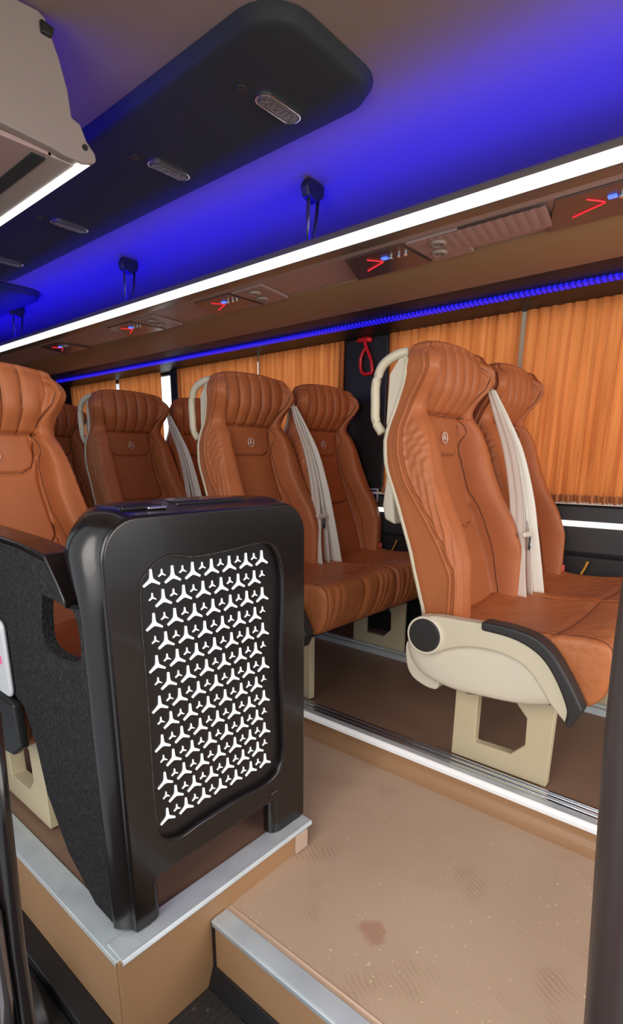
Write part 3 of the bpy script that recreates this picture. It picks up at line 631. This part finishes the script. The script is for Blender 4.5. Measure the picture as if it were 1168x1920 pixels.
KA = .9805
def ka(L_): return [(p[0]*KA, .9+(p[1]-.9)*KA) for p in L_]
def make_seat(kind):
    """kind 'aisle' or 'window'; seat centre at local x=0"""
    t = thing('coach_seat', (0, 0, 0), 'x', 'seat', 'tan leather coach seats')
    b = MB(); b.grid(BP, closev=True, cap=True); back = b.build('backrest', leather, t, smooth=True, off=SO)
    emblem(.966, .829, math.radians(-15)*0+.12, back, SO)
    shade_stitching(back)
    c = MB(); c.grid(CP, closev=True); cu = c.build('seat_cushion', leather2, t, smooth=True, off=SO)
    m_ = MB()  # cushion seam stitches, dark to paint in the shade of the grooves
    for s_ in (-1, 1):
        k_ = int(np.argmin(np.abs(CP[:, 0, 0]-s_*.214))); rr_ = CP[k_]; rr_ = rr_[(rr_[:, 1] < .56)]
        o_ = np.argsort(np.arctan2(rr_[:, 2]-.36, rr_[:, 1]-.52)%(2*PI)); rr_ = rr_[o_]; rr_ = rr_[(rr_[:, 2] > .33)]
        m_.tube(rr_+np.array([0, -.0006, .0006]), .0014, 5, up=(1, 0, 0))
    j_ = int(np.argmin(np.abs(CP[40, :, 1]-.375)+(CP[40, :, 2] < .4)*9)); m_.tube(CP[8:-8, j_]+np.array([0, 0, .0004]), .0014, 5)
    m_.build('cushion_stitching', thread_shade, cu, smooth=True, off=SO)
    # beige shell on the rear of the backrest
    sh = []
    for z in np.linspace(.45, 1.17, 24):
        w = interp(z, whalf)-.001; yb = interp(z, yback)
        th = .008
        sh.append([(s_, y_, z) for s_, y_ in ((-w+.002, yb-.010), (-w, yb+.001), (-w+.012, yb+th), (0, yb+th+.012), (w-.012, yb+th), (w, yb+.001), (w-.002, yb-.010), (0, yb-.004))])
    m_ = MB(); m_.grid(np.array(sh), closev=True, cap=True); shell = m_.build('back_shell', beige, t, smooth=True, off=SO)
    m_ = MB(); m_.prism([(.905, .70), (.945, .715), (.955, .76), (.945, .86), (.93, .88)], 0, -.15, .15); m_.build('rear_pocket', beige2, t, bevel=.01, off=SO)
    for s_ in ((-1,) if kind == 'aisle' else (1,)):
        pth = smoothpoly([(s_*.165, .875, 1.196), (s_*.178, .905, 1.190), (s_*.188, .945, 1.165), (s_*.190, .966, 1.115), (s_*.190, .966, 1.06), (s_*.190, .962, 1.010), (s_*.186, .94, .975)], per=5)
        MB().tube(pth, .0135, 12).build('grab_handle', beige, t, smooth=True, off=SO)
        MB().prism([(.862, 1.185), (.90, 1.18), (.93, 1.14), (.935, 1.0), (.90, .985)], 0, s_*.17-.006, s_*.17+.006).build('handle_plate', beige2, t, bevel=.003, off=SO)
    # under-seat frame
    MB().box(-.205, .205, .33, .68, .272, .300).build('seat_pan', blackp, t, bevel=.006, off=SO)
    if kind == 'aisle':
        legplate('support_leg', -.158, -.128, t)
        # black bracket
        MB().prism([(.60, .235), (.68, .26), (.70, .31), (.42, .31), (.44, .262)], 0, -.20, -.125).build('leg_bracket', blackp, t, bevel=.004, off=SO)
        # rounded beige side shield
        prof_ = smoothpoly([(.79, .40), (.795, .345), (.775, .30), (.73, .265), (.64, .248), (.54, .252), (.44, .262), (.36, .285), (.345, .30), (.375, .345), (.43, .392), (.50, .412), (.58, .41), (.66, .42), (.74, .44)], closed=True, per=5)
        prof_ = np.array(ka(prof_)); cc = prof_.mean(0); R3 = []
        for xx, sc in ((-.190, 1.0), (-.239, 1.0), (-.249, .985), (-.256, .93), (-.260, .80), (-.262, .55), (-.263, .2)):
            q = cc+(prof_-cc)*sc; R3.append(np.column_stack([np.full(len(q), xx), q]))
        m_ = MB(); m_.grid(np.array(R3), closev=True, cap=True); m_.build('side_shield', beige2, t, smooth=True, off=SO)
        low = smoothpoly([(.80, .36), (.805, .29), (.78, .243), (.72, .222), (.69, .24), (.70, .34)], closed=True, per=5)
        MB().prism([tuple(p) for p in low], 0, -.21, -.12).build('hinge_cover', beige2, t, bevel=.006, off=SO)
        # lowered armrest
        top = smoothpoly([(.768, .408), (.755, .445), (.716, .464), (.682, .470), (.62, .472), (.549, .475), (.48, .473), (.419, .462), (.377, .435), (.339, .387), (.297, .321), (.292, .305)], per=4)
        bot = smoothpoly([(.314, .259), (.357, .300), (.385, .337), (.430, .383), (.50, .405), (.582, .401), (.650, .378), (.690, .355), (.73, .355), (.76, .375)], per=4)
        poly = ka([tuple(p) for p in top]+[tuple(p) for p in bot])
        arm = MB().prism(poly, 0, -.289, -.249).build('armrest', beige, t, bevel=.008, seg=3, off=SO)
        padt = smoothpoly([(.552, .482), (.48, .481), (.415, .470), (.370, .441), (.331, .391), (.288, .322), (.283, .300), (.303, .252)], per=5)
        padb = smoothpoly([(.318, .262), (.318, .302), (.348, .364), (.384, .412), (.426, .439), (.478, .453), (.552, .457)], per=5)
        MB().prism(ka([tuple(p) for p in padt]+[tuple(p) for p in padb]), 0, -.294, -.244).build('arm_pad', armpad, arm, bevel=.007, seg=3, off=SO)
        m_ = MB(); m_.disc(ka([(.716, .408)])[0], .048, 0, -.299, -.252, 36); m_.build('pivot_cap', armpad, arm, bevel=.003, off=SO)
        rg = MB(); rg.ring(ka([(.716+.056*math.cos(a), .408+.056*math.sin(a)) for a in np.linspace(0, 2*PI, 41)[:-1]]), ka([(.716+.049*math.cos(a), .408+.049*math.sin(a)) for a in np.linspace(0, 2*PI, 41)[:-1]]), 0, -.296, -.249)
        rg.build('pivot_ring', beige2, arm, bevel=.002, off=SO)
        webbing(t)
    else:
        legplate('support_leg', .045, .07, t)
        m_ = MB(); m_.box(.20, .232, .62, .66, .462, .49); m_.build('buckle', pinkp, t, bevel=.006, off=SO)
        MB().tube([(.215, .555, .462), (.225, .545, .49), (.232, .54, .512)], .007, 8, flat=.3).build('belt_label', yelp, t, off=SO)
    return t
AX, WX = 1.622, 2.096
aisle0 = make_seat('aisle'); win0 = make_seat('window')
lab = ['nearest pair on the right, ', 'second row on the right, behind the nearest pair, ', 'third row on the right, ', 'fourth row on the right, mostly hidden, ', 'last row, against the rear wall, ']
la = ['nearest tan leather aisle seat with beige lowered armrest and black disc',
      'tan leather aisle seat of the second right row, upper half above the black partition',
      'dark tan aisle seat of the third right row, behind the partition top',
      'headrest sliver of the fourth-row aisle seat, right of the big left seat']
lw = ['nearest tan leather window seat, in front of the wide orange curtain',
      'tan leather window seat left of the black pillar with the red hammer',
      'third-row tan window seat, mostly hidden, right of the hanging cream belts',
      'fourth-row tan window seat hidden behind the dark third-row aisle seat']
for i, y in enumerate(rows):
    a = aisle0 if i == 0 else copy_tree(aisle0); a.location = (AX, y+SY, 0); a['label'] = la[i]
    w = win0 if i == 0 else copy_tree(win0); w.location = (WX, y+SY, 0); w['label'] = lw[i]
# rear bench seats
for j, x in enumerate((.76, 1.19, AX, WX)):
    s_ = copy_tree(win0); s_.location = (x, 3.62+SY, 0); s_['label'] = 'tan leather seat of the rear row, %s' % ['at the left side', 'at the end of the aisle', 'on the right by the aisle', 'in the right rear corner'][j]
# left seat
ls = copy_tree(win0); ls.location = (.655, .965+SY, -.06); ls['label'] = 'large tan leather seat at left picture edge behind the black partition'
for ch in list(ls.children):
    if ch.name.split('.')[0] in ('support_leg', 'buckle', 'belt_label', 'grab_handle', 'handle_plate'): bpy.data.objects.remove(ch)
SO_ = SO
lg = legplate('support_leg', -.192, -.152, ls); lg.location.z = .062; lg.location.y = -.10
MB().prism([(.19, .35), (.20, .45), (.60, .47), (.74, .41), (.74, .31), (.40, .29), (.24, .315)], 0, -.262, -.240).build('side_shield', blackp, ls, bevel=.006, off=SO)
del SO_

# ------------------------------------------------------------------ BLACK PARTITION with star panel
t = thing('partition_panel', (.67, .83, 0), 'black lacquered partition with white three-pointed star pattern, standing on the left platform', 'partition'); off = (.67, .83, 0)
YFp = .805
out = []
def arc(cx, cz, r, a0, a1, n=8): return [(cx+r*math.cos(math.radians(a0+(a1-a0)*k/n)), cz+r*math.sin(math.radians(a0+(a1-a0)*k/n))) for k in range(n+1)]
R0 = .07
out += [(.432, .004)]+arc(.432+R0, .808-R0, R0, 180, 90)+arc(.930-R0, .808-R0, R0, 90, 0)+[(.930, .004), (.930-.02, .001)]
out += [(.832, .001)]+arc(.832-.012, .088, .012, 0, 90, 4)+arc(.505, .080, .020, 90, 180, 4)[0:]+[(.485, .03), (.470, .001)]
# recess opening (wavy rounded)
op = smoothpoly([(.500, .66), (.512, .705), (.560, .730), (.62, .722), (.70, .723), (.78, .728), (.825, .717), (.848, .67), (.852, .60), (.845, .45), (.850, .30), (.852, .225), (.838, .178), (.79, .160), (.70, .165), (.60, .163), (.545, .160), (.507, .185), (.498, .26), (.500, .45)], closed=True, per=5)
def ringfill(poly_out, poly_in):
    return poly_out, poly_in
import bmesh
def plate_with_hole(outline, hole, y0, y1, name, m, parent, bevel):
    bm = bmesh.new()
    def edges(L_):
        vs = [bm.verts.new((p[0]-off[0], y0-off[1], p[1]-off[2])) for p in L_]
        return [bm.edges.new((vs[i], vs[(i+1) % len(vs)])) for i in range(len(vs))]
    e = edges(outline)+edges(hole)
    r_ = bmesh.ops.triangle_fill(bm, use_beauty=True, use_dissolve=False, edges=e)
    ex = bmesh.ops.extrude_face_region(bm, geom=bm.faces[:])
    vs = [v for v in ex['geom'] if isinstance(v, bmesh.types.BMVert)]
    bmesh.ops.translate(bm, verts=vs, vec=(0, y1-y0, 0))
    bmesh.ops.recalc_face_normals(bm, faces=bm.faces)
    bmesh.ops.dissolve_limit(bm, angle_limit=.01, verts=bm.verts, edges=bm.edges)
    me = bpy.data.meshes.new(name); bm.to_mesh(me); bm.free(); me.materials.append(m)
    o = bpy.data.objects.new(name, me); COL.objects.link(o); o.parent = parent
    md = o.modifiers.new('b', 'BEVEL'); md.width = bevel; md.segments = 4; md.limit_method = 'ANGLE'; md.angle_limit = math.radians(40)
    for p in me.polygons: p.use_smooth = True
    o.modifiers.new('wn', 'WEIGHTED_NORMAL')
    return o
plate_with_hole(out, [tuple(p) for p in op], YFp, YFp+.032, 'front_frame', gloss, t, .008)
# inner back board
inn = [tuple(np.array([.675, .445])+(np.array(p)-np.array([.675, .445]))*1.03) for p in op]
MB().prism(inn, 1, YFp+.016, YFp+.026).build('star_board', mat('black_board', (.008, .007, .008), .3), t, off=off)
# stars
m_ = MB()
def star(cx, cz, r, up=1):
    pts = []
    for k in range(3):
        a = math.radians(90+120*k); b = math.radians(90+60+120*k)
        w = .125*r
        tx, tz = math.cos(a), math.sin(a); px, pz = -tz, tx
        pts.append((cx+tx*r-px*w*.75, cz+tz*r-pz*w*.75)); pts.append((cx+tx*r+px*w*.75, cz+tz*r+pz*w*.75))
        # concave inner corner built with two points for the flared web
        pts.append((cx+tx*r*.36+px*w*1.15, cz+tz*r*.36+pz*w*1.15))
        pts.append((cx+math.cos(b)*r*.23, cz+math.sin(b)*r*.23))
        a2 = math.radians(90+120*(k+1)); t2x, t2z = math.cos(a2), math.sin(a2); p2x, p2z = -t2z, t2x
        pts.append((cx+t2x*r*.36-p2x*w*1.15, cz+t2z*r*.36-p2z*w*1.15))
    m_.prism(pts, 1, YFp+.0135, YFp+.0165)
x0, dx, z0, dz = .530, .04565, .692, .0403
for r in range(13):
    z = z0-r*dz
    for c in range(7):
        if r % 2 == 0:
            star(x0+c*dx, z, .0195)
            if c < 6: star(x0+(c+.5)*dx, z+.008, .0085)
        else:
            star(x0+c*dx, z+.008, .0085)
            if c < 6: star(x0+(c+.5)*dx, z, .0195)
m_.build('star_pattern', white, t, off=off)
# body shell behind the plate: side, roof bullnose
sidep = [(YFp+.028, .004), (YFp+.028, .80)]
shellprof = smoothpoly([(.850, .004), (.850, .30), (.848, .55), (.852, .66), (.895, .72), (.925, .765), (.915, .798), (.875, .812)], per=5)
Rr = []
for p in shellprof: pass
def side_sheet(x, w):
    poly = [(YFp+.020, .004)]+[tuple(p) for p in shellprof]+[(YFp+.020, .812-.01)]
    return MB().prism(poly, 0, x, x+w)
# one shell running up the left side, over the top and down the right side
oline = [(.432, .012), (.432, .20), (.432, .40), (.432, .55), (.432, .62), (.432, .66), (.432, .70), (.432, .735)]+arc(.432+R0, .808-R0, R0, 180, 90, 10)[1:]+[(.56, .808), (.62, .808), (.68, .808), (.74, .808), (.80, .808)]+arc(.930-R0, .808-R0, R0, 90, 0, 10)+[(.930, .70), (.930, .66), (.930, .55), (.930, .40), (.930, .20), (.930, .012)]
sh = []
for (x_, z_) in oline:
    top_ = min(1, max(0, (z_-.655)/.09)); top_ = top_*top_*(3-2*top_)
    inn_ = min(1, max(0, (min(x_-.432, .930-x_))/.13)); inn_ = inn_*inn_*(3-2*inn_)
    D = .852+.040*top_+.09*inn_*top_
    nx = -1 if x_ < .5 and z_ < .74 else (1 if x_ > .87 and z_ < .74 else 0); nz = 0
    if z_ >= .738:
        cx_ = .502 if x_ < .502 else (.86 if x_ > .86 else x_); vx, vz = x_-cx_, z_-(.808-R0); l_ = math.hypot(vx, vz); nx, nz = vx/l_, vz/l_
    ring_ = []
    for t_, bl in ((0, -.001), (.04, .001), (.15, .006), (.35, .013+.007*top_), (.6, .020+.006*top_), (.82, .024), (.95, .022), (1.0, .012), (.99, -.03)):
        y_ = YFp+.007+(D-YFp-.007)*t_; ring_.append((x_+nx*bl, y_, z_+nz*bl*.5))
    sh.append(ring_)
o_ = MB().grid(np.array(sh)).build('shell', gloss, t, smooth=True, off=off); o_.modifiers.new('sub', 'SUBSURF').render_levels = 2
# stepped lid lines and raised centre on top
MB().prism([(.62, .812), (.80, .812), (.795, .822), (.625, .822)], 1, .86, .95).build('top_tray', gloss, t, bevel=.004, off=off)
for k in range(3):
    MB().prism([(.845+k*.022, .8145), (.853+k*.022, .8145), (.851+k*.022, .8205), (.847+k*.022, .8205)], 0, .50, .58).build('top_rib', gloss, t, bevel=.001, off=off)
MB().box(.545, .585, .835, .862, .812, .8185).build('silver_badge', chrome, t, bevel=.003, off=off)
# posts (feet) behind plate
for x_, nm in ((.475, 'foot'), (.835, 'foot')):
    m_ = MB(); m_.tube([(x_, YFp+.025, .002), (x_, YFp+.025, .11)], .022, 20); m_.build(nm, gloss, t, smooth=True, bevel=.003, off=off)
MB().box(.455, .91, YFp+.028, YFp+.04, .10, .80).build('back_cover', blackp, t, off=off)
m_ = MB(); m_.tube([(.806, YFp-.001, .124), (.826, YFp-.001, .125)], .0022, 6); m_.build('small_catch', mat('dull_catch', (.05, .045, .04), .4), t, off=off)

# carpeted side panel towards the stairwell
sp_out = [(.846, .015), (.846, .655), (.885, .652), (.905, .676), (.945, .724), (1.05, .736), (1.20, .743), (1.42, .752), (1.42, .345), (1.347, .350), (1.26, .385), (1.20, .40), (1.152, .385), (1.115, .31), (1.09, .20), (1.02, .09), (.92, .02)]
sp_in = [(.868, .565), (.872, .64), (.90, .650), (.985, .658), (.998, .645), (1.010, .580), (.992, .552), (.93, .548)]
t2 = thing('carpeted_side_panel', (.42, .95, 0), 'dark grey carpeted side panel with rectangular cut-out behind the partition', 'panel'); off2 = (.42, .95, 0)
bm = bmesh.new()
def edges2(L_):
    vs = [bm.verts.new((.412-off2[0], p[0]-off2[1], p[1])) for p in L_]
    return [bm.edges.new((vs[i], vs[(i+1) % len(vs)])) for i in range(len(vs))]
e = edges2(sp_out)+edges2([tuple(p) for p in smoothpoly(sp_in, closed=True, per=4)])
bmesh.ops.triangle_fill(bm, use_beauty=True, edges=e)
ex = bmesh.ops.extrude_face_region(bm, geom=bm.faces[:])
bmesh.ops.translate(bm, verts=[v for v in ex['geom'] if isinstance(v, bmesh.types.BMVert)], vec=(.022, 0, 0))
bmesh.ops.recalc_face_normals(bm, faces=bm.faces)
me = bpy.data.meshes.new('panel'); bm.to_mesh(me); bm.free(); me.materials.append(carpet)
o = bpy.data.objects.new('panel', me); COL.objects.link(o); o.parent = t2
edge = [(.405, y, z) for y, z in ((.888, .650), (.905, .674), (.945, .722), (1.05, .734), (1.20, .741), (1.42, .750))]
pe = MB(); n_ = len(edge)
pe.prism([(y, z) for _, y, z in edge]+[(y, z+.016) for _, y, z in edge[::-1]], 0, .402, .462)
pe.build('top_edging', gloss, t2, bevel=.004, off=off2)
# pale card / pouch hanging on the panel at left picture edge
t3 = thing('pale_side_cover', (.395, 1.26, .45), 'light grey rounded cover with pink mark at left picture edge', 'cover'); off3 = (.395, 1.26, .45)
MB().prism(rrect(1.185, 1.36, .395, .57, .02, 5), 0, .400, .411).build('cover', mat('light_grey_plastic', (.55, .55, .57), .45), t3, bevel=.005, off=off3)
MB().box(.3985, .4005, 1.207, 1.27, .470, .488).build('pink_mark', mat('pink_print', (.8, .15, .3), .5), t3, off=off3)

# ------------------------------------------------------------------ STAIRWELL ITEMS
m_ = MB(); 
for k in range(14): m_.box(-.38, .575, .775-.035*k-.012, .775-.035*k, -.2355, -.2325)
tag(m_.build('rubber_step_mat', rubber, bevel=.001), 'dusty ribbed black rubber mat on the entrance step', 'mat')
t4 = thing('door_closing_lever', (.32, .98, -.22), 'dark curved door mechanism cover in the stairwell at lower left', 'door mechanism'); off4 = (.32, .98, -.22)
cp = smoothpoly([(.92, -.225), (.92, -.18), (.95, -.14), (1.0, -.125), (1.04, -.15), (1.05, -.225)], per=5)
MB().prism([tuple(p) for p in cp], 0, .255, .30).build('cover', blackp, t4, bevel=.008, off=off4)
MB().box(.24, .25, .93, 1.15, -.20, -.185).build('rod', chrome, t4, bevel=.002, off=off4)
MB().prism([(.25, -.225), (.33, -.225), (.33, -.20), (.25, -.19)], 1, .85, 1.35).build('ledge', blackp, t4, bevel=.004, off=off4)

# near door post on the right and door edge on the left
t5 = thing('door_post', (.36, -.03, -.235), 'dark brown blurred grab pole at right picture edge', 'grab pole'); off5 = (.36, -.03, -.235)
MB().tube(smoothpoly([(.36, -.035, -.232), (.36, -.012, .12), (.36, .013, .507), (.36, .032, .80), (.36, .020, .90), (.36, -.06, .98), (.36, -.30, 1.05), (.36, -.9, 1.06)], per=8), .031, 20).build('pole', mat('dark_brown_pole', (.035, .024, .022), .35), t5, smooth=True, off=off5)
MB().disc((.36, -.035), .045, 2, -.235, -.225, 24).build('base_flange', blackp, t5, bevel=.003, off=off5)
t6 = thing('door_leaf', (-.05, .37, -.235), 'glossy black door leaf edge at lower left of the picture', 'door'); off6 = (-.05, .37, -.235)
MB().prism([(-.35, -.235), (.103, -.235), (.106, .20), (.108, .50), (.111, .60), (.114, .68), (.117, .74), (.05, .80), (-.35, .80)], 1, .365, .395).build('leaf', gloss, t6, bevel=.008, seg=3, off=off6)
MB().tube([(.094, .361, -.20), (.098, .361, .30), (.101, .361, .56), (.105, .361, .66), (.108, .361, .74)], .0065, 12).build('edge_seal', gloss, t6, smooth=True, off=off6)
MB().tube([(.080, .358, .44), (.088, .356, .53), (.090, .358, .60), (.078, .358, .612), (.04, .358, .616), (-.02, .358, .616)], .0055, 10).build('handle', mat('dark_chrome', (.2, .18, .18), .15, .9), t6, smooth=True, off=off6)
